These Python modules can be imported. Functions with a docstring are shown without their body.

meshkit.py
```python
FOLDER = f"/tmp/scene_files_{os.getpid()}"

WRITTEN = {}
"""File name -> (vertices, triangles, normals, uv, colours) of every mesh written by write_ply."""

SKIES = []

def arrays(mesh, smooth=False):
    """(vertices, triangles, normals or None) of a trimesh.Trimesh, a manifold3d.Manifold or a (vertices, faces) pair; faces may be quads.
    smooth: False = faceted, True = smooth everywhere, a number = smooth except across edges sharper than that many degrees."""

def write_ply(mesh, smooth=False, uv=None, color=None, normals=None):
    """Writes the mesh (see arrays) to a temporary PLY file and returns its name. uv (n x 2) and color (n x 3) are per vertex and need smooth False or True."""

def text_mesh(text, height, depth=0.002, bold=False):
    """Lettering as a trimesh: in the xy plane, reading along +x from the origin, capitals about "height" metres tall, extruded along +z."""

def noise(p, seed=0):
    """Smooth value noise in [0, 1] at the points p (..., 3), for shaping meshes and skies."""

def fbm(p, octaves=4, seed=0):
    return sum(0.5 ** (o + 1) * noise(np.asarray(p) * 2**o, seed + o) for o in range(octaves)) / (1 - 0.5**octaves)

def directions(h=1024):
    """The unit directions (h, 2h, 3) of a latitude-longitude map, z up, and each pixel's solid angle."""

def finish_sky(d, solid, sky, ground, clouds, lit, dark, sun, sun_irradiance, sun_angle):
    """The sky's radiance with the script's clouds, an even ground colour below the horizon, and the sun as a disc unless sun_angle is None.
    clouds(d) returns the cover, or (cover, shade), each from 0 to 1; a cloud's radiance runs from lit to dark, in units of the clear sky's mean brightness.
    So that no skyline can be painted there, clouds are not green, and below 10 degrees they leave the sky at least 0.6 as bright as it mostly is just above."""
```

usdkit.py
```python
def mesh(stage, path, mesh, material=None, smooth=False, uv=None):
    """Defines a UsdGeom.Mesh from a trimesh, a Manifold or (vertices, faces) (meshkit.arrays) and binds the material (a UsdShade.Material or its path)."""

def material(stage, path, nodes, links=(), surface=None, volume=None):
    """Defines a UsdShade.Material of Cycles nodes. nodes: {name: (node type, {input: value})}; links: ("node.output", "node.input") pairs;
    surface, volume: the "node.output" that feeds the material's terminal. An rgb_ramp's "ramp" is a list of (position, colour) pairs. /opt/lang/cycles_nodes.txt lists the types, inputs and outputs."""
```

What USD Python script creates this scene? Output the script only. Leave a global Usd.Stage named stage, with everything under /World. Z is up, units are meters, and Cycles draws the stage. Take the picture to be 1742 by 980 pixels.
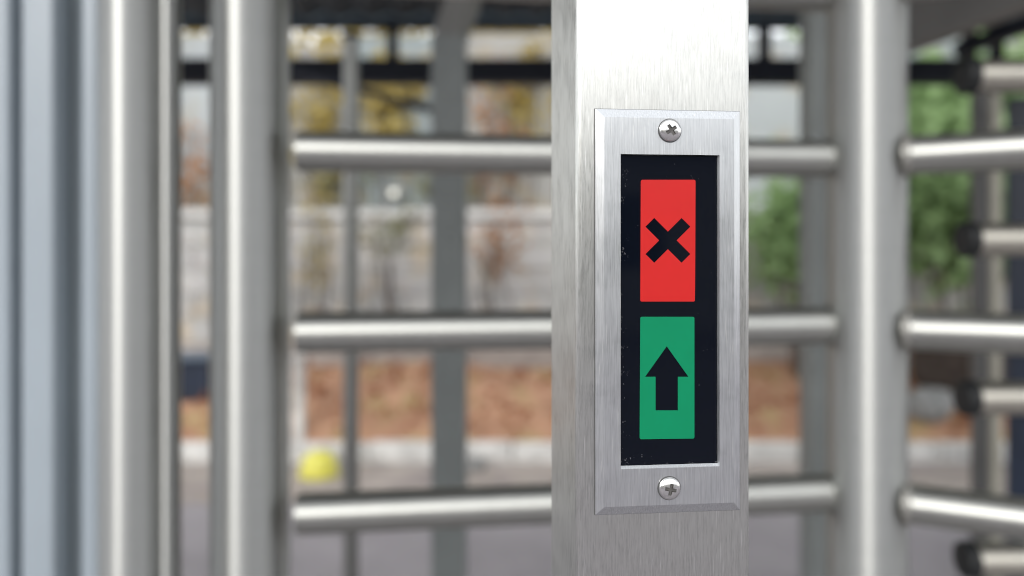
import math, random
import numpy as np, trimesh, manifold3d as m3
from shapely.geometry import Polygon, box as sbox
from shapely import affinity
import usdkit, meshkit
from pxr import Usd, UsdGeom, UsdLux, UsdShade, Gf, Sdf, Vt

rng = random.Random(7)
nrg = np.random.default_rng(7)
stage = Usd.Stage.CreateInMemory()
UsdGeom.SetStageUpAxis(stage, UsdGeom.Tokens.z)
UsdGeom.SetStageMetersPerUnit(stage, 1.0)
UsdGeom.Xform.Define(stage, '/World')
UsdGeom.Scope.Define(stage, '/World/Looks')

# ------------------------------------------------------------------ camera
H = 1.35                      # eye height
PXW, CX, CY = 1742.0, 871.0, 420.0
K = 0.649 / 871.0             # tangent per photo pixel
F = 36 / 2 / 0.649
cam = UsdGeom.Camera.Define(stage, '/World/camera')
cam.AddTranslateOp().Set(Gf.Vec3d(0, 0, H))
cam.AddRotateXOp().Set(90.0)
cam.CreateFocalLengthAttr(F)
cam.CreateHorizontalApertureAttr(36.0)
cam.CreateVerticalApertureAttr(36.0 * 9 / 16)
cam.CreateHorizontalApertureOffsetAttr(0.0)
cam.CreateVerticalApertureOffsetAttr(-(490 - CY) / PXW * 36.0)
cam.CreateClippingRangeAttr(Gf.Vec2f(0.01, 500))
cam.CreateFStopAttr(4.4)
cam.CreateFocusDistanceAttr(0.283)
cam.CreateExposureAttr(0.95)

# ------------------------------------------------------------------ sky and sun (bright overcast, sun veiled behind the camera)
SUN_EL, SUN_AZ = math.radians(23), math.radians(180 + 22)     # azimuth from +y, clockwise
sdir = np.array([math.cos(SUN_EL) * math.sin(SUN_AZ), math.cos(SUN_EL) * math.cos(SUN_AZ), math.sin(SUN_EL)])
CLOUD = 7.0
sky_m = usdkit.material(stage, '/World/Looks/sky_look', {
    'sky': ('sky_texture', {'sky_type': 'single_scattering', 'sun_disc': False, 'sun_elevation': SUN_EL,
                            'sun_rotation': math.atan2(sdir[0], sdir[1]), 'altitude': 100.0}),
    'co': ('texture_coordinate', {}),
    'n': ('noise_texture', {'scale': 3.0, 'detail': 5.0, 'roughness': 0.55}),
    'cover': ('rgb_ramp', {'ramp': [(0.25, (0.72,) * 3), (0.7, (0.97,) * 3)]}),
    'bright': ('rgb_ramp', {'ramp': [(0.3, (CLOUD * 0.85, CLOUD * 0.88, CLOUD * 0.92)), (0.7, (CLOUD * 1.1, CLOUD * 1.1, CLOUD * 1.09))]}),
    'mix': ('mix', {'mix_type': 'mix'}),
    'bg': ('background_shader', {'strength': 0.135})},
    [('co.generated', 'n.vector'), ('n.fac', 'cover.fac'), ('n.fac', 'bright.fac'), ('cover.color', 'mix.fac'),
     ('sky.color', 'mix.color1'), ('bright.color', 'mix.color2'), ('mix.color', 'bg.color')], surface='bg.background')
dome = UsdLux.DomeLight.Define(stage, '/World/sky')
UsdShade.MaterialBindingAPI.Apply(dome.GetPrim()).Bind(sky_m)
dome.GetPrim().SetCustomDataByKey('kind', 'structure')
sun = UsdLux.DistantLight.Define(stage, '/World/sun')
sun.CreateNormalizeAttr(True); sun.CreateIntensityAttr(0.25); sun.CreateAngleAttr(14.0); sun.CreateColorAttr(Gf.Vec3f(1, 0.985, 0.955))
sun.AddTransformOp().Set(Gf.Matrix4d(Gf.Rotation(Gf.Vec3d(0, 0, 1), Gf.Vec3d(*map(float, sdir))), Gf.Vec3d(0, 0, 0)))

# ------------------------------------------------------------------ helpers
def P(px, py, Y):
    """the point at depth Y metres that lies on this line of sight"""
    return np.array([(px - CX) * K * Y, Y, H - (py - CY) * K * Y])

taken = {}
def numbered(path):
    n = taken.get(path, 0); taken[path] = n + 1
    return path if n == 0 else f'{path}_{n:03d}'

def data(prim, **kw):
    for k, v in kw.items():
        if v: prim.SetCustomDataByKey(k, v)
    return prim

def path_of(parent): return '/World' if parent is None else str(parent.GetPath())

def obj(name, mesh, mat, parent=None, smooth=False, **kw):
    g = usdkit.mesh(stage, numbered(path_of(parent) + '/' + name), mesh, mat, smooth=smooth)
    return data(g.GetPrim(), **kw)

def thing(name, label, category, group=None, loc=(0, 0, 0), rotz=0.0, kind=None):
    x = UsdGeom.Xform.Define(stage, numbered('/World/' + name))
    x.AddTranslateOp().Set(Gf.Vec3d(*map(float, loc)))
    if rotz: x.AddRotateZOp().Set(float(rotz))
    return data(x.GetPrim(), label=label, category=category, group=group, kind=kind)

def frame_to(a, b):
    d = np.asarray(b, float) - np.asarray(a, float); L = np.linalg.norm(d)
    T = trimesh.geometry.align_vectors([0, 0, 1], d / L); T[:3, 3] = a
    return T, L

def lathe(prof, seg=48):
    """prof: (r, z) pairs; revolved round z"""
    m = trimesh.creation.revolve(np.array(prof, float), sections=seg)
    return m

def tube(a, b, r, seg=48, bevel=0.0015):
    T, L = frame_to(a, b); e = min(bevel, r * .4, L * .2)
    m = lathe([(0, 0), (r - e, 0), (r, e), (r, L - e), (r - e, L), (0, L)], seg)
    m.apply_transform(T); return m

def rbox(sx, sy, sz, c=(0, 0, 0), r=0.003):
    """box with chamfered edges, centred at c"""
    r = min(r, .45 * min(sx, sy, sz)); pts = []
    for i in (-1, 1):
        for j in (-1, 1):
            for k in (-1, 1):
                x, y, z = i * sx / 2, j * sy / 2, k * sz / 2
                pts += [(x - i * r, y - j * r, z), (x - i * r, y, z - k * r), (x, y - j * r, z - k * r)]
    m = trimesh.PointCloud(np.array(pts) + np.array(c)).convex_hull
    return m

def bar(a, b, w, h, r=0.003, up=(0, 0, 1)):
    """rectangular bar from a to b, w across, h high"""
    a, b = np.asarray(a, float), np.asarray(b, float); d = b - a; L = np.linalg.norm(d); d = d / L
    s = np.cross(d, up); s = s / np.linalg.norm(s) if np.linalg.norm(s) > 1e-6 else np.array([1., 0, 0]); u = np.cross(s, d)
    m = rbox(w, L, h, (0, L / 2, 0), r); T = np.eye(4); T[:3, 0] = s; T[:3, 1] = d; T[:3, 2] = u; T[:3, 3] = a
    m.apply_transform(T); return m

def rounded_prism(sx, sy, z0, z1, r, n=6):
    pg = sbox(-sx / 2 + r, -sy / 2 + r, sx / 2 - r, sy / 2 - r).buffer(r, quad_segs=n)
    m = trimesh.creation.extrude_polygon(pg, z1 - z0, engine='earcut'); m.apply_translation((0, 0, z0)); return m

def cat(*ms): return trimesh.util.concatenate(list(ms))

# ------------------------------------------------------------------ materials
def mat(name, nodes, links, surface='p.BSDF'):
    return usdkit.material(stage, '/World/Looks/' + name, nodes, links, surface=surface)

def steel(name, tangent, rough=0.28, aniso=0.6, lo=(0.50, 0.50, 0.48), hi=(0.62, 0.62, 0.60), grain=(60, 60, 60), bump=0.0, rv=0.05, dirt=None):
    n = {'g': ('geometry', {}), 'm': ('mapping', {'scale': grain}),
         'n': ('noise_texture', {'scale': 1.0, 'detail': 4.0, 'roughness': 0.65}),
         'c': ('rgb_ramp', {'ramp': [(0.3, lo), (0.7, hi)]}),
         'r': ('map_range', {'from_min': 0.25, 'from_max': 0.75, 'to_min': rough - rv, 'to_max': rough + rv, 'clamp': True}),
         't': ('combine_xyz', {'x': tangent[0], 'y': tangent[1], 'z': tangent[2]}),
         'p': ('principled_bsdf', {'metallic': 1.0, 'anisotropic': aniso})}
    l = [('g.position', 'm.vector'), ('m.vector', 'n.vector'), ('n.fac', 'c.fac'), ('n.fac', 'r.value'), ('r.result', 'p.roughness'), ('t.vector', 'p.tangent')]
    if tangent is U:      # flat brushed faces: the spread runs level across each face
        n['up'] = ('combine_xyz', {'z': 1.0}); n['tx'] = ('vector_math', {'math_type': 'cross_product'})
        l = [k for k in l if k[1] != 'p.tangent'] + [('g.true_normal', 'tx.vector1'), ('up.vector', 'tx.vector2'), ('tx.vector', 'p.tangent')]
    col = 'c.color'
    if dirt:
        n['dn'] = ('noise_texture', {'scale': 35.0, 'detail': 6.0, 'roughness': 0.7})
        n['dr'] = ('rgb_ramp', {'ramp': [(0.54, (0, 0, 0)), (0.80, (0.3,) * 3)]})
        n['dm'] = ('mix', {'color2': dirt})
        l += [('g.position', 'dn.vector'), ('dn.fac', 'dr.fac'), ('dr.color', 'dm.fac'), ('c.color', 'dm.color1')]
        col = 'dm.color'
    if dirt:      # hairline scratches and smudges
        n['sm'] = ('mapping', {'scale': (2600, 2600, 70), 'rotation': (0.5, 0.0, 0.35)}); n['sn'] = ('noise_texture', {'scale': 1.0, 'detail': 1.0})
        n['sr'] = ('rgb_ramp', {'ramp': [(0.68, (0, 0, 0)), (0.73, (0.6,) * 3)]}); n['sx'] = ('mix', {'color2': (0.8, 0.8, 0.78)})
        n['un'] = ('noise_texture', {'scale': 55.0, 'detail': 3.0, 'distortion': 0.6}); n['ur'] = ('map_range', {'from_min': .35, 'from_max': .65, 'to_min': -.025, 'to_max': .03, 'clamp': True}); n['ua'] = ('math', {'math_type': 'add'})
        l = [k for k in l if k != ('r.result', 'p.roughness')]
        l += [('g.position', 'sm.vector'), ('sm.vector', 'sn.vector'), ('sn.fac', 'sr.fac'), ('sr.color', 'sx.fac'), (col, 'sx.color1'),
              ('g.position', 'un.vector'), ('un.fac', 'ur.value'), ('ur.result', 'ua.value1'), ('r.result', 'ua.value2'), ('ua.value', 'p.roughness')]
        col = 'sx.color'
    l.append((col, 'p.base_color'))
    if bump:
        n['b'] = ('bump', {'strength': bump, 'distance': 0.0002})
        l += [('n.fac', 'b.height'), ('b.normal', 'p.normal')]
    return mat(name, n, l)

def paint(name, color, rough=0.5, var=0.12, scale=6.0, metallic=0.0, bump=0.0, detail=5.0, spec=0.5):
    c = np.array(color)
    n = {'g': ('geometry', {}), 'n': ('noise_texture', {'scale': scale, 'detail': detail, 'roughness': 0.6}),
         'c': ('rgb_ramp', {'ramp': [(0.3, tuple(c * (1 - var))), (0.7, tuple(np.minimum(c * (1 + var), 1)))]}),
         'p': ('principled_bsdf', {'roughness': rough, 'metallic': metallic, 'specular_ior_level': spec})}
    l = [('g.position', 'n.vector'), ('n.fac', 'c.fac'), ('c.color', 'p.base_color')]
    if bump:
        n['b'] = ('bump', {'strength': bump, 'distance': 0.01}); l += [('n.fac', 'b.height'), ('b.normal', 'p.normal')]
    return mat(name, n, l)

YAW = math.radians(6)
U = np.array([math.cos(YAW), math.sin(YAW), 0]); V = np.array([-math.sin(YAW), math.cos(YAW), 0])
M_post = steel('brushed_post_steel', U, rough=0.36, aniso=0.80, lo=(0.46, 0.46, 0.44), hi=(0.56, 0.56, 0.54), grain=(1800, 1800, 130), bump=0.20, rv=0.07, dirt=(0.38, 0.36, 0.33))
M_plate = steel('satin_aluminium', U, rough=0.34, aniso=0.5, lo=(0.50, 0.51, 0.52), hi=(0.57, 0.58, 0.59), grain=(2200, 2200, 90), bump=0.10, rv=0.04, dirt=(0.46, 0.45, 0.43))
M_screw = steel('screw_steel', U, rough=0.16, aniso=0.0, lo=(0.60, 0.59, 0.58), hi=(0.74, 0.73, 0.72), grain=(900, 900, 900), rv=0.05)
M_vtube = steel('upright_steel', (0, 0, 1), rough=0.50, aniso=0.82, lo=(0.42, 0.425, 0.41), hi=(0.46, 0.465, 0.45), grain=(5, 5, 300), rv=0.015)
M_stand = steel('dull_stand_steel', (0, 0, 1), rough=0.35, aniso=0.5, lo=(0.27, 0.27, 0.255), hi=(0.31, 0.31, 0.295), grain=(5, 5, 300), rv=0.015)
M_htube = steel('arm_steel', (1, 0, 0), rough=0.45, aniso=0.70, lo=(0.41, 0.41, 0.385), hi=(0.45, 0.45, 0.425), grain=(300, 5, 5), rv=0.015)
M_comb = steel('warm_bar_steel', (1, 0, 0), rough=0.48, aniso=0.6, lo=(0.46, 0.435, 0.38), hi=(0.50, 0.475, 0.42), grain=(300, 5, 5), rv=0.015)
M_weld = steel('weld_steel', (1, 0, 0), rough=0.6, aniso=0.0, lo=(0.28, 0.27, 0.25), hi=(0.40, 0.39, 0.365), grain=(300, 300, 300), bump=0.3)
M_cap = paint('black_rubber', (0.012, 0.013, 0.014), 0.55, spec=0.3)
M_casing = paint('blue_grey_coating', (0.29, 0.33, 0.365), 0.42, 0.05, 3.0)
M_casing_dark = paint('grey_coating', (0.30, 0.34, 0.36), 0.5, 0.08, 3.0)
M_canopy_post = paint('grey_green_paint', (0.19, 0.205, 0.20), 0.45, 0.12, 5.0)
M_dull = paint('dull_grey_paint', (0.075, 0.075, 0.075), 0.5, 0.12, 5.0)
M_grime = paint('grimy_slot', (0.10, 0.095, 0.09), 0.6, 0.4, 900.0, metallic=.5)
M_rafter = paint('grey_rafter_paint', (0.20, 0.195, 0.185), 0.5, 0.12, 5.0)
M_dark = paint('navy_black_paint', (0.010, 0.013, 0.022), 0.5, 0.2, 5.0, spec=0.3)
M_roof = paint('dark_roof_sheet', (0.040, 0.055, 0.068), 0.55, 0.2, 3.0, spec=0.3)
M_pale = paint('cream_post_paint', (0.26, 0.25, 0.21), 0.5, 0.1, 8.0)
M_white = paint('white_kerb_paint', (0.56, 0.55, 0.53), 0.7, 0.28, 9.0, bump=0.2)
M_navy = paint('navy_paint', (0.012, 0.020, 0.040), 0.35, 0.2, 6.0)
M_bluegrey = paint('blue_grey_paint', (0.08, 0.11, 0.15), 0.4, 0.15, 6.0)
M_plinth = paint('pinkish_concrete', (0.36, 0.315, 0.285), 0.85, 0.25, 4.0, bump=0.3)
M_yellow = paint('yellow_plastic', (0.64, 0.60, 0.10), 0.35, 0.06, 12.0)
M_rock = paint('grey_stone', (0.24, 0.24, 0.235), 0.85, 0.35, 12.0, bump=0.6)
M_bark = paint('brown_bark', (0.085, 0.06, 0.045), 0.85, 0.3, 25.0, bump=0.5)
M_mound = paint('dark_brown_soil', (0.055, 0.04, 0.032), 0.9, 0.4, 14.0, bump=0.6)
M_wallb = paint('pale_render', (0.42, 0.41, 0.39), 0.8, 0.1, 2.0)
M_glass = paint('dark_window_glass', (0.02, 0.025, 0.03), 0.08, 0.1, 2.0)
M_red = paint('red_print', (0.47, 0.016, 0.015), 0.3, 0.04, 60.0, spec=.25)
M_green = paint('green_print', (0.001, 0.19, 0.082), 0.3, 0.04, 60.0, spec=.25)

M_panel = None     # the acrylic's look follows with the indicator, where its edges are known
def ground_mat(name, a, b, scale, c=None, rough=0.85, bump=0.4, fine=140.0):
    n = {'g': ('geometry', {}), 'n': ('noise_texture', {'scale': scale, 'detail': 7.0, 'roughness': 0.62}),
         'f': ('noise_texture', {'scale': fine, 'detail': 3.0}),
         'c': ('rgb_ramp', {'ramp': [(0.32, a), (0.68, b)]}), 'h': ('mix', {'mix_type': 'overlay', 'fac': 0.35}),
         'b': ('bump', {'strength': bump, 'distance': 0.006}), 'p': ('principled_bsdf', {'roughness': rough, 'specular_ior_level': 0.3})}
    l = [('g.position', 'n.vector'), ('g.position', 'f.vector'), ('n.fac', 'c.fac'), ('c.color', 'h.color1'), ('f.color', 'h.color2'),
         ('f.fac', 'b.height'), ('b.normal', 'p.normal')]
    out = 'h.color'
    if c:
        n['n3'] = ('noise_texture', {'scale': scale * 2.3, 'detail': 4.0}); n['k'] = ('rgb_ramp', {'ramp': [(0.52, (0, 0, 0)), (0.66, (0.8,) * 3)]}); n['mx'] = ('mix', {'color2': c})
        n['mv'] = ('mapping', {'location': (7.3, 2.1, 4.4)})
        l += [('g.position', 'mv.vector'), ('mv.vector', 'n3.vector'), ('n3.fac', 'k.fac'), ('k.color', 'mx.fac'), ('h.color', 'mx.color1')]; out = 'mx.color'
    l.append((out, 'p.base_color'))
    return mat(name, n, l)

M_asphalt = ground_mat('purplish_asphalt', (0.215, 0.200, 0.212), (0.305, 0.285, 0.300), 1.6)
M_pave = ground_mat('pinkish_paving', (0.27, 0.235, 0.21), (0.40, 0.35, 0.32), 2.2, (0.22, 0.19, 0.19))
M_soil = ground_mat('red_earth', (0.27, 0.145, 0.09), (0.47, 0.27, 0.17), 2.2, (0.36, 0.27, 0.13), bump=0.8, fine=60)
M_blocks = [ground_mat(f'block_face_{w}', tuple(np.array((0.43, 0.42, 0.405)) * s), tuple(np.array((0.54, 0.53, 0.51)) * s), 2.0, (0.50, 0.41, 0.29), bump=0.5, fine=70) for w, s in (('light', 1.08), ('plain', 1.0), ('dull', 0.9))]
M_mortar = paint('mortar', (0.45, 0.43, 0.405), 0.9, 0.15, 20.0)
M_coping = paint('white_coping', (0.54, 0.53, 0.51), 0.75, 0.2, 4.0)
M_sheets = [ground_mat(f'zinc_sheet_{w}', tuple(np.array(a)), tuple(np.array(a) * 1.35), 1.3, (0.36, 0.30, 0.20), rough=0.6, bump=0.05) for w, a in (('cool', (0.22, 0.25, 0.255)), ('warm', (0.27, 0.265, 0.25)), ('pale', (0.31, 0.33, 0.335)))]

def leaf_mat(name, a, b):
    return mat(name, {
        'g': ('geometry', {}), 'c': ('rgb_ramp', {'ramp': [(0.0, a), (1.0, b)]}),
        'd': ('principled_bsdf', {'roughness': 0.5, 'specular_ior_level': 0.35}), 't': ('translucent_bsdf', {}), 'x': ('mix_closure', {'fac': 0.4})},
        [('g.random_per_island', 'c.fac'), ('c.color', 'd.base_color'), ('c.color', 't.color'), ('d.BSDF', 'x.closure1'), ('t.BSDF', 'x.closure2')], surface='x.closure')
M_leaf = leaf_mat('green_leaf', (0.25, 0.37, 0.16), (0.50, 0.59, 0.37))
M_leaf_bright = leaf_mat('bright_leaf', (0.24, 0.36, 0.10), (0.48, 0.58, 0.24))
M_leaf_dark = leaf_mat('dark_leaf', (0.05, 0.10, 0.04), (0.14, 0.22, 0.08))
M_leaf_yellow = leaf_mat('yellow_leaf', (0.42, 0.33, 0.10), (0.62, 0.52, 0.20))
M_leaf_olive = leaf_mat('olive_leaf', (0.26, 0.26, 0.15), (0.44, 0.43, 0.27))
M_leaf_orange = leaf_mat('orange_leaf', (0.42, 0.20, 0.08), (0.62, 0.38, 0.17))
M_litter = leaf_mat('dry_leaf', (0.30, 0.11, 0.045), (0.55, 0.30, 0.13))

# ------------------------------------------------------------------ ground, paving, kerb, bank
obj('ground', (np.array([[-80, -80, 0], [80, -80, 0], [80, 80, 0], [-80, 80, 0]], float), np.array([[0, 1, 2, 3]])), M_asphalt, kind='structure', label='purplish grey asphalt ground')
pv = trimesh.creation.box((16, 0.77, 0.004)); pv.apply_translation((0, 4.535, 0.0025))
obj('pavement', pv, M_pave, kind='structure', label='pinkish worn paving strip in front of the white kerb')
KY = 4.93
kerb = thing('kerb', 'white painted kerb stones between the paving and the red earth bank', 'kerb')
for i in range(16):
    x = -7.2 + i * 0.9
    obj('kerb_stone', rbox(0.892, 0.13, 0.15, (x + .45, KY + .065, .035 + rng.uniform(-.006, .006)), .012), M_white, kerb)
# bank: soft slope of red earth
nx, ny = 160, 20
xs, ys = np.linspace(-8, 8, nx), np.linspace(KY + .125, 5.85, ny)
gx, gy = np.meshgrid(xs, ys, indexing='ij')
t = (gy - ys[0]) / (ys[-1] - ys[0])
gz = 0.095 + 0.42 * t ** 0.85 + (meshkit.fbm(np.stack([gx * 2.2, gy * 4, gx * 0], -1), 4, 3) - .5) * 0.11 * np.minimum(1, t * 5)
vid = np.arange(nx * ny).reshape(nx, ny)
bf = np.stack([vid[:-1, :-1], vid[1:, :-1], vid[1:, 1:], vid[:-1, 1:]], -1).reshape(-1, 4)
bankv = np.stack([gx, gy, gz], -1).reshape(-1, 3)
obj('earth_bank', (bankv, bf), M_soil, smooth=True, kind='structure', label='bank of red earth behind the white kerb')
def bank_z(x, y):
    i = int(np.clip(round((x + 8) / 16 * (nx - 1)), 0, nx - 1)); j = int(np.clip(round((y - ys[0]) / (ys[-1] - ys[0]) * (ny - 1)), 0, ny - 1))
    return gz[i, j]

def leaf_cloud(centers, normals_hint, size, width=0.5, seed=0, droop=0.35):
    """each leaf: a folded pointed blade of four triangles"""
    r = np.random.default_rng(seed); n = len(centers)
    d = r.normal(size=(n, 3)); d[:, 2] -= droop; d /= np.linalg.norm(d, axis=1)[:, None]
    nn = normals_hint + r.normal(size=(n, 3)) * .5; s = np.cross(d, nn); s /= np.linalg.norm(s, axis=1)[:, None] + 1e-9
    up = np.cross(s, d); L = (size * r.uniform(.6, 1.3, n))[:, None]; W = L * width * .5
    base = centers; tip = centers + d * L - up * L * .12; mid = centers + d * L * .45
    a = mid + s * W + up * L * .08; b = mid - s * W + up * L * .08
    v = np.stack([base, a, tip, b, mid], 1).reshape(-1, 3)
    f = np.array([[0, 1, 4], [1, 2, 4], [2, 3, 4], [3, 0, 4]])
    return v, (f[None] + 5 * np.arange(n)[:, None, None]).reshape(-1, 3)

pts = []
for _ in range(1600):
    x, y = nrg.uniform(-5.5, 5.5), KY + .15 + .85 * nrg.random() ** 0.9
    pts.append((x, y, bank_z(x, y) + .012))
lv, lf = leaf_cloud(np.array(pts), np.tile([0, -.5, 1.], (len(pts), 1)), 0.07, .6, 4, 0)
obj('leaf_litter', (lv, lf), M_litter, kind='stuff', label='dry rust coloured leaves strewn over the red earth bank', category='leaf litter')

# ------------------------------------------------------------------ block wall with coping, sheet fence above it
WY, WZ0, WZ1 = 5.95, 0.56, 1.56
wall = thing('block_wall', 'low pale grey block wall with white coping above the earth bank', 'wall')
core = trimesh.creation.box((14, 0.14, WZ1)); core.apply_translation((0, WY + .10, WZ1 / 2))
obj('mortar_core', core, M_mortar, wall)
obj('plinth', rbox(14, .22, .62, (0, WY - .06, .31), .02), M_plinth, wall)
bw, bh = 0.40, 0.185
rows = int((WZ1 - .62) / bh)
for r_ in range(rows + 1):
    z = .625 + r_ * bh
    if z + .05 > WZ1: break
    hh = min(bh, WZ1 - z)
    for c_ in range(-13, 14):
        x = c_ * bw + (bw / 2 if r_ % 2 else 0)
        if abs(x) > 5.2: continue
        obj('block', rbox(bw - .012, .15, hh - .012, (x, WY + .085 + rng.uniform(-.003, .003), z + hh / 2), .006), rng.choice(M_blocks), wall)
for i in range(10):
    obj('coping_stone', rbox(1.195, .26, .07, (-5.4 + i * 1.2, WY + .09, WZ1 + .037), .01), M_coping, wall)

fence = thing('sheet_fence', 'tall corrugated metal sheet fence standing behind the block wall', 'fence')
FY = WY + .32
def corrugated(w, z0, z1, pitch, amp, seg=8):
    n = int(w / pitch * seg); x = np.linspace(0, w, n + 1); y = amp * np.sin(2 * np.pi * x / pitch)
    fr = [(a, b) for a, b in zip(x, y)]; pg = Polygon(fr + [(a, b + .003) for a, b in fr[::-1]])
    m = trimesh.creation.extrude_polygon(pg, z1 - z0, engine='earcut'); m.apply_translation((0, 0, z0)); return m
cs = corrugated(.88, .5, 3.0, .11, .016)
for i in range(13):
    m = cs.copy(); m.apply_translation((-5.7 + i * .88, FY + (.006 if i % 2 else 0), rng.uniform(-.05, .05)))
    obj('fence_sheet', m, M_sheets[[0, 1, 0, 2, 1, 0, 1, 0, 2, 2, 0, 1, 0][i]], fence, smooth=40)
for i in range(7):
    obj('fence_post', rbox(.07, .07, 3.0, (-5.3 + i * 1.77, FY + .075, 1.5), .004), M_rafter, fence)

# ------------------------------------------------------------------ plants
def shrub(name, label, category, box_, n, size, m_leaf, seed, ground, group=None, clump=26, stems=6, width=.5, loose=.38):
    (x0, x1), (y0, y1), (z0, z1) = box_
    r = np.random.default_rng(seed); c0 = np.array([(x0 + x1) / 2, (y0 + y1) / 2, (z0 + z1) / 2]); hs = np.array([x1 - x0, y1 - y0, z1 - z0]) / 2
    th = thing(name, label, category, group, (c0[0], c0[1], ground))
    off = np.array([c0[0], c0[1], ground])
    q = r.normal(size=(clump, 3)); q /= np.linalg.norm(q, axis=1)[:, None]; q *= r.random((clump, 1)) ** .45
    cc = c0 + q * hs * .85
    which = r.integers(0, clump, n); spread = hs.min() * loose
    p = cc[which] + r.normal(size=(n, 3)) * spread * .55 * np.array([1, 1, .9])
    v, f = leaf_cloud(p, (p - c0) / hs, size, width, seed)
    obj('foliage', (v - off, f), m_leaf, th)
    st = []
    for k in range(stems):
        a = np.array([c0[0] + r.normal() * .06, c0[1] + r.normal() * .05, ground - .03]); e = cc[k % clump]
        mid = (a + e) / 2 + r.normal(size=3) * .06
        for (s, t_, ra) in ((a, mid, .009), (mid, e, .006)): st.append(tube(s, t_, ra, 7, .002))
    m = cat(*st); m.apply_translation(-off); obj('stem', m, M_bark, th)
    return th

def span(pxa, pxb, pya, pyb, Y, dy):
    a, b = P(pxa, pya, Y), P(pxb, pyb, Y)
    return (a[0], b[0]), (Y - dy, Y + dy), (b[2], a[2])
shrub('leafy_shrub', 'tall bright green leafy shrub seen between the rotor column and the barrier bars', 'shrub', span(1490, 1800, 70, 490, 5.35, .38), 4000, .13, M_leaf, 11, .40, clump=60, width=.6, loose=.95)
shrub('leafy_shrub', 'smaller green shrub seen between the indicator post and the rotor column', 'shrub', span(1270, 1440, 280, 500, 5.6, .22), 1300, .095, M_leaf, 12, .45, width=.6, loose=1.3, clump=40)
def creeper(label, pxa, pxb, pya, pyb, n, m_leaf, seed, size=.08, Y=None):
    s = span(pxa, pxb, pya, pyb, Y or FY - .10, .06)
    return shrub('creeper', label, 'creeper', s, n, size, m_leaf, seed, .58, clump=34, stems=4, loose=1.5)
creeper('thin yellow green creeper on the fence left of the slim steel stand', 500, 585, 60, 400, 300, M_leaf_yellow, 21)
creeper('broad yellow creeper on the fence behind the thin diagonal brace rod', 600, 735, 45, 330, 520, M_leaf_yellow, 22)
creeper('orange leaved creeper on the fence right of the flat grey canopy post', 785, 900, 60, 400, 280, M_leaf_orange, 23)
creeper('sparse orange creeper on the wall seen between the two round steel uprights', 290, 365, 140, 420, 120, M_leaf_orange, 24)
creeper('dull yellow creeper topping the fence just left of the indicator post', 830, 960, 30, 300, 320, M_leaf_yellow, 25)
creeper('olive creeper low on the fence just above the wall coping, left of the lamp', 480, 660, 220, 372, 220, M_leaf_olive, 26, .07)
creeper('olive creeper on the fence behind the flat grey canopy post', 690, 850, 240, 375, 200, M_leaf_olive, 27, .07)
creeper('sparse yellowing creeper hanging down the front of the block wall beside the indicator post', 790, 930, 335, 500, 130, M_leaf_orange, 28, .065, WY - .06)
creeper('sparse olive creeper hanging over the wall coping under the small lamp', 600, 730, 340, 450, 120, M_leaf_olive, 29, .065, WY - .06)
creeper('thin yellow creeper on the block wall left of the slim steel stand', 498, 575, 330, 520, 90, M_leaf_yellow, 30, .06, WY - .06)
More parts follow.
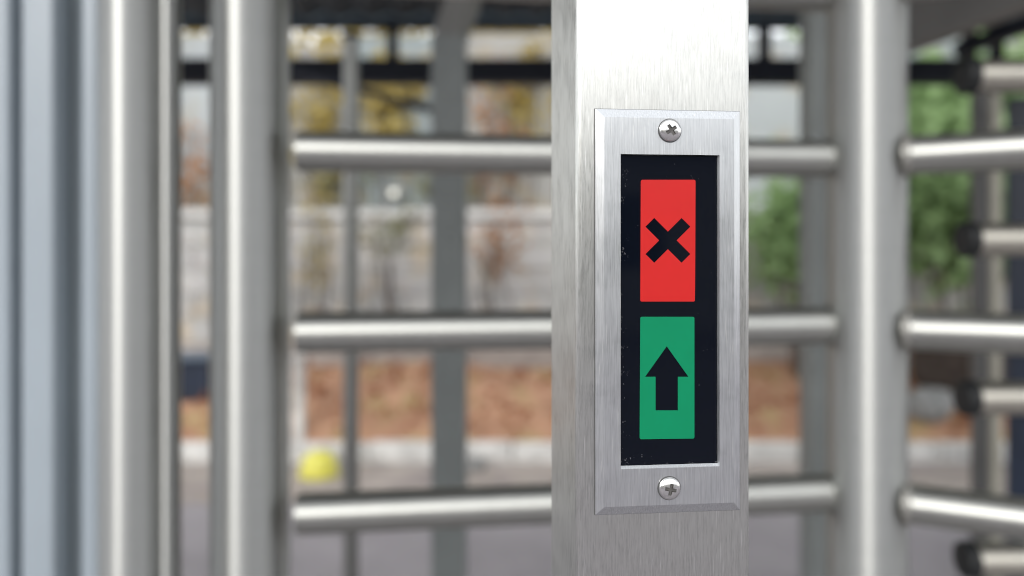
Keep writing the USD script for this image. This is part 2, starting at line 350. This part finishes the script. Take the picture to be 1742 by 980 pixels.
# a tree crown over the fence on each side
def tree(label, x, y, h, spread, m_leaf, seed, n=4200):
    r = np.random.default_rng(seed); th = thing('tree', label, 'tree', None, (x, y, 0))
    prof = [(0, 0), (.13, 0), (.10, .3), (.085, h * .45), (.05, h * .75), (0.0, h * .8)]
    obj('trunk', lathe(prof, 12), M_bark, th, smooth=40)
    cl = []; lim = []
    for k in range(22):
        a = r.uniform(0, 2 * math.pi); rr = spread * r.random() ** .5; zz = h * (.52 + .48 * r.random())
        e = np.array([math.cos(a) * rr, math.sin(a) * rr, zz]); cl.append(e)
        if k < 9: lim.append(tube((0, 0, h * (.40 + .03 * k)), e, .025, 7))
    obj('limb', cat(*lim), M_bark, th)
    cl = np.array(cl); p = cl[r.integers(0, len(cl), n)] + r.normal(size=(n, 3)) * spread * .17
    obj('crown', leaf_cloud(p, (p - [0, 0, h * .75]), .15, .55, seed), m_leaf, th, smooth=False)
tree('bright green tree rising behind the fence at the right', 5.2, 8.2, 4.6, 2.1, M_leaf_bright, 31, 7000)
tree('yellowing tree rising behind the fence at the left', -2.1, 8.0, 4.4, 1.6, M_leaf_yellow, 32)
tree('pale tree with yellow leaves behind the fence beside the indicator post', .35, 8.4, 4.2, 1.1, M_leaf_yellow, 33, 3000)

# ------------------------------------------------------------------ small things at the kerb
def blob(rx, ry, rz, seed, amp=.15, sub=3, flat=None):
    m = trimesh.creation.icosphere(subdivisions=sub); v = np.array(m.vertices)
    v *= (1 + (meshkit.fbm(v * 1.6 + 10, 3, seed) - .5) * 2 * amp)[:, None]; v *= np.array([rx, ry, rz])
    if flat is not None: v[:, 2] = np.maximum(v[:, 2], flat)
    m.vertices = v; return m
yc = P(543, 815, 4.66)
hat = thing('yellow_dome', 'bright yellow rounded plastic dome lying on the paving by the kerb', 'plastic dome', None, (yc[0], 4.66, .005))
prof = [(0, .138), (.032, .136), (.062, .129), (.084, .113), (.098, .090), (.105, .062), (.107, .035), (.105, .012), (.100, .0), (0, 0)][::-1]
obj('shell', lathe(prof, 40), M_yellow, hat, smooth=50)
ridge = [rbox(.018, .03, .012, (0, .096 * math.sin(a), .035 + .105 * math.cos(a)), .004) for a in np.linspace(-1.2, 1.2, 15)]
obj('ridge', cat(*ridge), M_yellow, hat)
obj('rim', lathe([(.100, .001), (.116, .001), (.119, .008), (.116, .015), (.100, .015)], 40), M_yellow, hat, smooth=50)
rc = P(1578, 640, 5.25)
b = blob(.17, .13, .11, 5, .3); b.apply_translation((rc[0], 5.25, bank_z(rc[0], 5.25) + .07)); obj('rock', b, M_rock, smooth=True, label='pale grey rock lying on the earth bank under the green shrub', category='rock')
b = blob(.42, .20, .24, 8, .3); b.apply_translation((rc[0] + .42, 5.48, bank_z(rc[0], 5.4) + .22)); obj('soil_mound', b, M_mound, smooth=True, label='dark brown mound of soil beside the grey rock', category='soil mound')
b = blob(.07, .06, .05, 9, .25); p = P(806, 793, 4.75); b.apply_translation((p[0], 4.75, .04)); obj('stone', b, M_rock, smooth=True, label='small dark stone on the paving right of the flat canopy post', category='stone')
p = P(502, 730, 5.0)
mk = thing('marker_post', 'short white marker post on the earth bank left of the yellow dome', 'marker post', None, (p[0], 5.08, 0))
obj('post', rbox(.075, .05, .62, (0, 0, .32), .008), M_white, mk); obj('cap', rbox(.085, .06, .025, (0, 0, .643), .006), M_white, mk)
# navy crate on the bank at the left
p = P(330, 640, 5.45)
cr = thing('storage_crate', 'dark navy crate on the earth bank seen between the two round steel uprights', 'crate', None, (p[0], 5.5, bank_z(p[0], 5.4)))
obj('body', rbox(.62, .26, .27, (0, 0, .13), .015), M_navy, cr)
obj('lid', rbox(.66, .30, .04, (0, 0, .287), .012), M_bluegrey, cr)
for k in range(5): obj('rib', rbox(.02, .012, .22, (-.24 + k * .12, -.135, .13), .004), M_navy, cr)
# lamp on the fence
p = P(670, 328, FY - .1)
lm = thing('wall_lamp', 'small round lit lamp on the fence above the block wall', 'lamp', None, (p[0], FY - .1, p[2]))
M_lamp = mat('lamp_glow', {'e': ('emission', {'color': (1.0, 1.0, 0.88), 'strength': 0.8})}, [], surface='e.emission')
lh = lathe([(0, 0), (.052, 0), (.06, .012), (.06, .05), (.045, .07), (0, .07)], 28); lh.apply_transform(trimesh.transformations.rotation_matrix(-math.pi / 2, (1, 0, 0))); obj('housing', lh, M_rafter, lm, smooth=40)
ld = lathe([(0, -.024), (.012, -.022), (.022, -.014), (.028, -.002), (0, -.002)], 28); ld.apply_transform(trimesh.transformations.rotation_matrix(-math.pi / 2, (1, 0, 0))); obj('diffuser', ld, M_lamp, lm, smooth=40)

# ------------------------------------------------------------------ canopy over the turnstile
can = thing('canopy', 'dark roofed canopy on grey posts over the turnstile', 'canopy')
RE = 3.6
ze = P(0, 47, RE)[2]
def roof_z(y): return ze + (RE - y) * .055
for i in range(8):
    m = corrugated(.90, 0, 1, .15, .012, 6)
    v = np.array(m.vertices); y = RE - v[:, 2] * 3.45; v2 = np.stack([-3.6 + i * .9 + v[:, 0], y, roof_z(y) + .05 + v[:, 1] + (.004 if i % 2 else 0)], 1)
    m.vertices = v2; m.fix_normals(); obj('roof_sheet', m, M_roof, can, smooth=40)
obj('fascia', rbox(7.3, .04, .12, (0, RE + .03, ze + .06), .004), M_roof, can)
def hbeam(px0, px1, py, Y, hpx, dpt, name, m):
    a, b = P(px0, py, Y), P(px1, py, Y); obj(name, bar(a, b, dpt, hpx * K * Y, .004), m, can)
hbeam(-500, 2300, 123, 3.5, 41, .09, 'cross_beam', M_dark)
for px in (668, 1300, 1648, 1695, 250):
    a, b = P(px, 102, 3.5), P(px, 40, 3.5); obj('strut', bar(a, b, .05, .05, .003, (0, 1, 0)), M_dark, can)
def vpost(pxa, pxb, Y, pytop, name, m, par, depth=None):
    a, b = P(pxa, pytop, Y), P(pxb, pytop, Y); w = b[0] - a[0]
    s = rounded_prism(w, depth or w, 0, a[2], .006); s.apply_translation(((a[0] + b[0]) / 2, Y + (depth or w) / 2, 0)); return obj(name, s, m, par, smooth=40)
vpost(733, 792, 1.8, 60, 'post', M_canopy_post, can)
vpost(1380, 1440, 1.7, -60, 'post', M_canopy_post, can)
obj('rafter', bar(P(763, 74, 1.86), P(928, -405, 1.80), .082, .06, .004), M_rafter, can)
ra, rb = P(1500, 62, 2.75), P(1860, -78, 2.3)
obj('rafter', bar(ra, ra + (rb - ra) * 1.9, .09, .17, .004), M_rafter, can)
obj('edge_beam', bar(P(1625, 88, 3.2), P(1860, 0, 2.9), .07, .055, .004), M_dark, can)
# ------------------------------------------------------------------ slim stand and brace rod behind the arms
std = thing('slim_stand', 'slim round steel stand behind the turnstile arms', 'stand')
a = P(597, 66, 1.5)
obj('pole', tube((a[0], 1.5, 0.01), a, 13.5 * K * 1.5, 32), M_stand, std, smooth=40)
obj('base_plate', lathe([(0, 0), (.07, 0), (.075, .003), (.075, .010), (.02, .014), (0, .014)], 32), M_weld, std, smooth=40)
stage.GetPrimAtPath(str(std.GetPath()) + '/base_plate').GetReferences()
UsdGeom.Xformable(stage.GetPrimAtPath(str(std.GetPath()) + '/base_plate')).AddTranslateOp().Set(Gf.Vec3d(a[0], 1.5, 0.001))
obj('top_cap', lathe([(0, 0), (.017, 0), (.017, .006), (.010, .011), (0, .012)], 24), M_cap, std, smooth=40)
UsdGeom.Xformable(stage.GetPrimAtPath(str(std.GetPath()) + '/top_cap')).AddTranslateOp().Set(Gf.Vec3d(*map(float, a)))
obj('brace_rod', tube(P(440, 104, 2.0), P(738, 189, 1.88), .0095, 16), M_dark, smooth=40, label='thin dark diagonal rod running down to the flat canopy post', category='rod')

# ------------------------------------------------------------------ turnstile: rotor with arms
RX, RY, RR = (1475 - CX) * K * 1.0, 1.0, 63 * K
rot = thing('turnstile_rotor', 'brushed steel turnstile rotor column with horizontal tube arms', 'turnstile', None, (RX, RY, 0))
obj('column', tube((0, 0, .05), (0, 0, 2.2), RR, 72, .003), M_vtube, rot, smooth=40)
obj('base_collar', lathe([(0, .002), (.08, .002), (.085, .006), (.085, .04), (.075, .055), (.0, .055)], 48), M_weld, rot, smooth=40)
AR = .0240
zs = [H + .1122 - .2135 * k for k in range(-3, 7)]
LA = P(503, 0, .925); LA = np.array([LA[0] - RX, LA[1] - RY])
RA = P(1800, 0, .90); RA = np.array([RA[0] - RX, RA[1] - RY])
def bent_end(a, b, r):
    T, L = frame_to(a, b)
    m = lathe([(0, 0), (r, 0), (r, L - .003), (r * .93, L), (0, L)], 40); m.apply_transform(T); return m
for z in zs:
    if z < .1 or z > 2.1: continue
    for e, back in ((LA, .017), (RA, -.012)):
        o = np.array([0, back]); e = e + o * .3; d = (e - o) / np.linalg.norm(e - o); s = o + d * RR * .75
        am = obj('arm', bent_end((s[0], s[1], z), (e[0], e[1], z), AR), M_htube, rot, smooth=50)
        c = o + d * (math.sqrt(RR ** 2 - back ** 2) - .009); T, _ = frame_to((c[0], c[1], z), (c[0] + d[0], c[1] + d[1], z))
        w = lathe([(AR * .9, 0), (AR + .0035, 0), (AR + .003, .005), (AR + .0008, .008), (AR * .9, .008)], 32); w.apply_transform(T)
        obj('weld_ring', w, M_weld, am, smooth=50)

# fixed comb of capped bars at the right
comb = thing('barrier_comb', 'fixed barrier of steel bars with black end caps at the right edge', 'barrier')
CYd = 1.055
for py in (130, 408, 677, 952, 1225, -143):
    z = P(0, py, CYd)[2]; x0 = P(1635, py, CYd)[0]
    bm = obj('bar', tube((x0 + .006, CYd, z), (1.15, CYd, z), 28.5 * K * CYd, 40), M_comb, comb, smooth=40)
    r = 31 * K * CYd; T, _ = frame_to((x0 + .012, CYd, z), (x0 - 1, CYd, z))
    cm = lathe([(0, -.004), (r, -.004), (r, .007), (r * .93, .011), (r * .8, .0125), (0, .013)], 40); cm.apply_transform(T)
    obj('end_cap', cm, M_cap, bm, smooth=40)
obj('post', rounded_prism(.08, .08, 0, 2.2, .006), M_vtube, comb, smooth=40)
UsdGeom.Xformable(stage.GetPrimAtPath(str(comb.GetPath()) + '/post')).AddTranslateOp().Set(Gf.Vec3d(1.18, CYd, 0))
# posts and cabinet behind the comb
sp = thing('square_post', 'grey square post behind the barrier bars', 'post')
vpost(1664, 1690, 2.1, 150, 'shaft', M_dull, sp)
sp = thing('cream_post', 'slim cream post just right of the grey square post', 'post')
vpost(1690, 1706, 2.0, 150, 'shaft', M_pale, sp)
a = P(1712, 165, 2.4)
cb = thing('dark_cabinet', 'dark navy metal cabinet at the right edge behind the barrier bars', 'cabinet', None, (a[0], 2.4, 0), -33)
CW, CH = .8, a[2]
obj('body', rbox(CW, .5, CH - .1, (CW / 2, .26, CH / 2 + .05), .008), M_navy, cb)
obj('door', rbox(CW - .06, .018, CH - .75, (CW / 2, 0, CH / 2 + .36), .004), M_navy, cb)
obj('lower_panel', rbox(CW - .05, .03, .16, (CW / 2, -.005, .50), .004), M_bluegrey, cb)
obj('plinth', rbox(CW - .02, .46, .10, (CW / 2, .26, .052), .004), M_dark, cb)

# ------------------------------------------------------------------ round uprights and casing at the left
def upright(label, px, half, Y, m=M_vtube):
    x = (px - CX) * K * Y; th = thing('upright_tube', label, 'steel upright', None, (x, Y, 0)); r = half * K * Y
    obj('tube', tube((0, 0, .008), (0, 0, 2.3), r, 72), m, th, smooth=40)
    obj('floor_flange', lathe([(0, .001), (r + .03, .001), (r + .032, .003), (r + .032, .009), (r, .012), (0, .012)], 48), M_weld, th, smooth=40)
upright('thick round steel upright at the left ends of the turnstile arms', 420, 60, .93)
upright('slim round steel upright half hidden behind the thick one by the arms', 478, 15, .97)
upright('round steel upright next to the blue grey casing', 222, 49, .82)
upright('slim round steel upright just right of the upright next to the casing', 288, 19, .95)
cas = thing('ribbed_casing', 'blue grey metal casing with upright ribs at the left edge', 'casing')
def strip(pa, pb, Y, dpt, name, m):
    a, b = P(pa, 0, Y)[0], P(pb, 0, Y)[0]
    s = rounded_prism(b - a, dpt, .02, 2.25, .006); s.apply_translation(((a + b) / 2, Y + dpt / 2, 0)); return obj(name, s, m, cas, smooth=40)
strip(-60, 16, .90, .03, 'rib', M_casing); strip(34, 92, .90, .035, 'rib', M_casing); strip(136, 166, .91, .025, 'rib', M_casing)
strip(-60, 172, .94, .02, 'back_panel', M_casing_dark)
strip(166.5, 176, .912, .026, 'edge_trim', M_casing_dark)

# ------------------------------------------------------------------ the low building across the way, behind the viewer
bd = thing('low_building', 'long low pale building across the yard', 'building', None, (0, -11, 0))
obj('wall', rbox(40, 3, 2.9, (0, -1.5, 1.45), .02), M_wallb, bd)
obj('roof', rbox(40.6, 3.6, .16, (0, -1.5, 2.985), .02), M_rafter, bd)
for k in range(9):
    w = obj('window', rbox(1.7, .06, 1.2, (-16 + k * 4, .0, 1.6), .01), M_rafter, bd)
    obj('pane', rbox(1.56, .04, 1.06, (-16 + k * 4, .018, 1.6), .004), M_glass, w)

# ------------------------------------------------------------------ the indicator post in front
X0 = (980 - CX) * K * 0.28; O = np.array([X0, 0.28, 0])
PW, PD = .0643, .0585
def L2W(m):
    T = np.eye(4); T[:3, 0] = U; T[:3, 1] = V; T[:3, 3] = O; m.apply_transform(T); return m
def uz(px, py, v):
    k = (px - CX) * K; o = O + v * V
    u = (k * o[1] - o[0]) / (U[0] - k * U[1]); Y = o[1] + u * U[1]
    return u, H - (py - CY) * K * Y
ip = thing('indicator_post', 'square brushed steel post carrying the red and green indicator plate', 'post')
m = rounded_prism(PW, PD, .0, 2.3, .0022, 5); m.apply_translation((PW / 2, PD / 2, 0)); obj('shaft', L2W(m), M_post, ip, smooth=30)
m = rbox(PW + .07, PD + .07, .008, (PW / 2, PD / 2, .0055), .002); obj('floor_plate', L2W(m), M_weld, ip)
# plate
TH = .0021
uo0, zo1 = uz(1012, 186, 0); uo1, zo0 = uz(1257, 866, 0)
ui0, zi1 = uz(1028, 199, -TH); ui1, zi0 = uz(1249, 855, -TH)
wu0, wz1 = uz(1056, 262, -TH); wu1, wz0 = uz(1222, 789, -TH)
def ring(u0, u1, z0, z1, v): return [(u, v, z) for u in (u0, u1) for z in (z0, z1)]
def hull(pts): return m3.Manifold.hull_points(np.array(pts, np.float64))
pl = hull(ring(uo0, uo1, zo0, zo1, -.0004) + ring(uo0, uo1, zo0, zo1, -.0008) + ring(ui0, ui1, zi0, zi1, -TH))
pl = pl - hull(ring(wu0, wu1 + .0005, wz0 - .0010, wz1, -TH - .0001) + ring(wu0, wu1, wz0, wz1, -.0011))
pl = pl - hull(ring(wu0, wu1, wz0, wz1, -.003) + ring(wu0, wu1, wz0, wz1, -.0004))
def tri(mf): mm = mf.to_mesh(); return trimesh.Trimesh(np.array(mm.vert_properties[:, :3], float), np.array(mm.tri_verts), process=False)
plate = thing('indicator_plate', 'aluminium indicator plate with red cross and green arrow on the steel post', 'indicator')
obj('plate', L2W(tri(pl)), M_plate, plate)
gk = .00022
obj('gasket', L2W(tri(hull(ring(uo0 - gk, uo1 + gk, zo0 - gk, zo1 + gk, .0002) + ring(uo0 - gk, uo1 + gk, zo0 - gk, zo1 + gk, -.00035)) - hull(ring(wu0 - .001, wu1 + .001, wz0 - .001, wz1 + .001, -.01) + ring(wu0 - .001, wu1 + .001, wz0 - .001, wz1 + .001, .01)))), M_dull, plate)
PV = -.0010
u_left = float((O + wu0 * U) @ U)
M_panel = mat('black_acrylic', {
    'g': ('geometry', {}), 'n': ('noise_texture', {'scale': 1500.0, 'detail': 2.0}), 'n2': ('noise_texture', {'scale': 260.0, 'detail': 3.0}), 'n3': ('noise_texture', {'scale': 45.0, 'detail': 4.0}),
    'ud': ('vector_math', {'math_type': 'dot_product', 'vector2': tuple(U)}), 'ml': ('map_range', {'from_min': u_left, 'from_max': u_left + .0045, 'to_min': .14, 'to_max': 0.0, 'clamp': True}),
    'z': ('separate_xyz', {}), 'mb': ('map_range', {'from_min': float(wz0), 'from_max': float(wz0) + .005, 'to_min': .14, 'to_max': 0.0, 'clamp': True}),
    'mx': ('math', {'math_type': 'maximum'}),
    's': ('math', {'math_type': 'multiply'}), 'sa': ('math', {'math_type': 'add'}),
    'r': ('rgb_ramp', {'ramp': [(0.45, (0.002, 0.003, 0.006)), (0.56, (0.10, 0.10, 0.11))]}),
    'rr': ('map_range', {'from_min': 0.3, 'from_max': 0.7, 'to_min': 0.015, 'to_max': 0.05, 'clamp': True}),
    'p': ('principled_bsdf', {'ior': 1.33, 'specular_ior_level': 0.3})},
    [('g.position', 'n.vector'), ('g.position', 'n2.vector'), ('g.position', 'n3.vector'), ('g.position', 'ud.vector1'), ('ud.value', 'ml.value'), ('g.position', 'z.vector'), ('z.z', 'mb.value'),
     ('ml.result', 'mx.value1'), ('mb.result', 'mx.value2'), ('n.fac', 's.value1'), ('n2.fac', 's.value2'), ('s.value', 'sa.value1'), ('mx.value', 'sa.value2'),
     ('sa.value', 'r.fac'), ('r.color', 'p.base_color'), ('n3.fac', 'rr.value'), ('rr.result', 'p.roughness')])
g = .0002
pan = hull(ring(wu0 + g, wu1 - g, wz0 + g, wz1 - g, -.00045) + ring(wu0 + g, wu1 - g, wz0 + g, wz1 - g, PV))
panel = obj('panel', L2W(tri(pan)), M_panel, plate)
def poly_px(pts, v=PV): return Polygon([uz(x, y, v) for x, y in pts])
def flat_piece(pg, th, v):
    m = trimesh.creation.extrude_polygon(pg, th, engine='earcut')       # in (u, z), extruded toward the viewer
    a = np.array(m.vertices); m.vertices = np.stack([a[:, 0], v - a[:, 2], a[:, 1]], 1); m.fix_normals(); return L2W(m)
def rr(pg, r): return pg.buffer(-r).buffer(r, quad_segs=4)
red = rr(poly_px([(1090, 306), (1183, 306), (1182, 513), (1089, 513)]), .0006)
cxp, cyp, aw, al = 1136, 409, 10.6, 38.2 * math.sqrt(2)
def spoke(sgn):
    d = np.array([1, sgn]) / math.sqrt(2); q = np.array([-d[1], d[0]]); hl = al - aw
    return poly_px([tuple(np.array([cxp, cyp]) + d * i * hl + q * j * aw) for i, j in ((-1, -1), (1, -1), (1, 1), (-1, 1))])
cross = spoke(1).union(spoke(-1))
green = rr(poly_px([(1089, 539), (1181, 539), (1181, 746), (1088, 747)]), .0006)
arrow = poly_px([(1134, 589), (1171, 641), (1153, 641), (1153, 698), (1115, 698), (1115, 641), (1097, 641)])
obj('red_cross_light', flat_piece(red.difference(cross), .00018, PV - .00002), M_red, panel, label='red rectangle with a black cross')
obj('green_arrow_light', flat_piece(green.difference(arrow), .00018, PV - .00002), M_green, panel, label='green rectangle with a black upward arrow')
def screw(px, py, ang):
    u, z = uz(px, py, -TH - .0005); R = .0040; prof = [(0, 0), (R * .97, 0), (R, .0003), (R, .0006)]
    for a in np.linspace(0.12, 1, 12): prof.append((R * math.cos(a * math.pi / 2), .0006 + .0016 * math.sin(a * math.pi / 2)))
    hd = lathe([(max(r, 0), h) for r, h in prof], 48); hd.merge_vertices()
    mf = m3.Manifold(m3.Mesh(np.asarray(hd.vertices, np.float32), np.asarray(hd.faces, np.uint32)))
    if mf.volume() < 0: mf = m3.Manifold(m3.Mesh(np.asarray(hd.vertices, np.float32), np.asarray(hd.faces[:, ::-1], np.uint32)))
    for k in range(2):
        lo, hi = .0009, .0022
        c = m3.Manifold.hull_points(np.array([(x * a, y * b, zz) for x in (-1, 1) for y in (-1, 1) for a, b, zz in ((.0014, .00048, .0006), (.0024, .00068, .0026))]))
        mf = mf - c.rotate([0, 0, ang + 90 * k])
    m = tri(mf); a = np.array(m.vertices); m.vertices = np.stack([u + a[:, 0], -TH - .00011 - a[:, 2], z + a[:, 1]], 1); m.fix_normals()
    sc = obj('screw', L2W(m), M_screw, plate, smooth=32)
    fl = None
    for k in range(2):
        c = m3.Manifold.hull_points(np.array([(x * .00205, y * .00050, zz) for x in (-1, 1) for y in (-1, 1) for zz in (.0008, .00155)])).rotate([0, 0, ang + 90 * k])
        fl = c if fl is None else fl + c
    fm = tri(fl); a = np.array(fm.vertices); fm.vertices = np.stack([u + a[:, 0], -TH - .00011 - a[:, 2], z + a[:, 1]], 1); fm.fix_normals()
    obj('slot_floor', L2W(fm), M_grime, sc)
    wm = lathe([(0, 0), (R + .0003, 0), (R + .0003, .00012), (0, .00012)], 40); a = np.array(wm.vertices); wm.vertices = np.stack([u + a[:, 0], -TH + .00002 - a[:, 2], z + a[:, 1]], 1); wm.fix_normals()
    obj('washer', L2W(wm), M_dull, sc)
screw(1140, 222, 33); screw(1139, 831, -12)
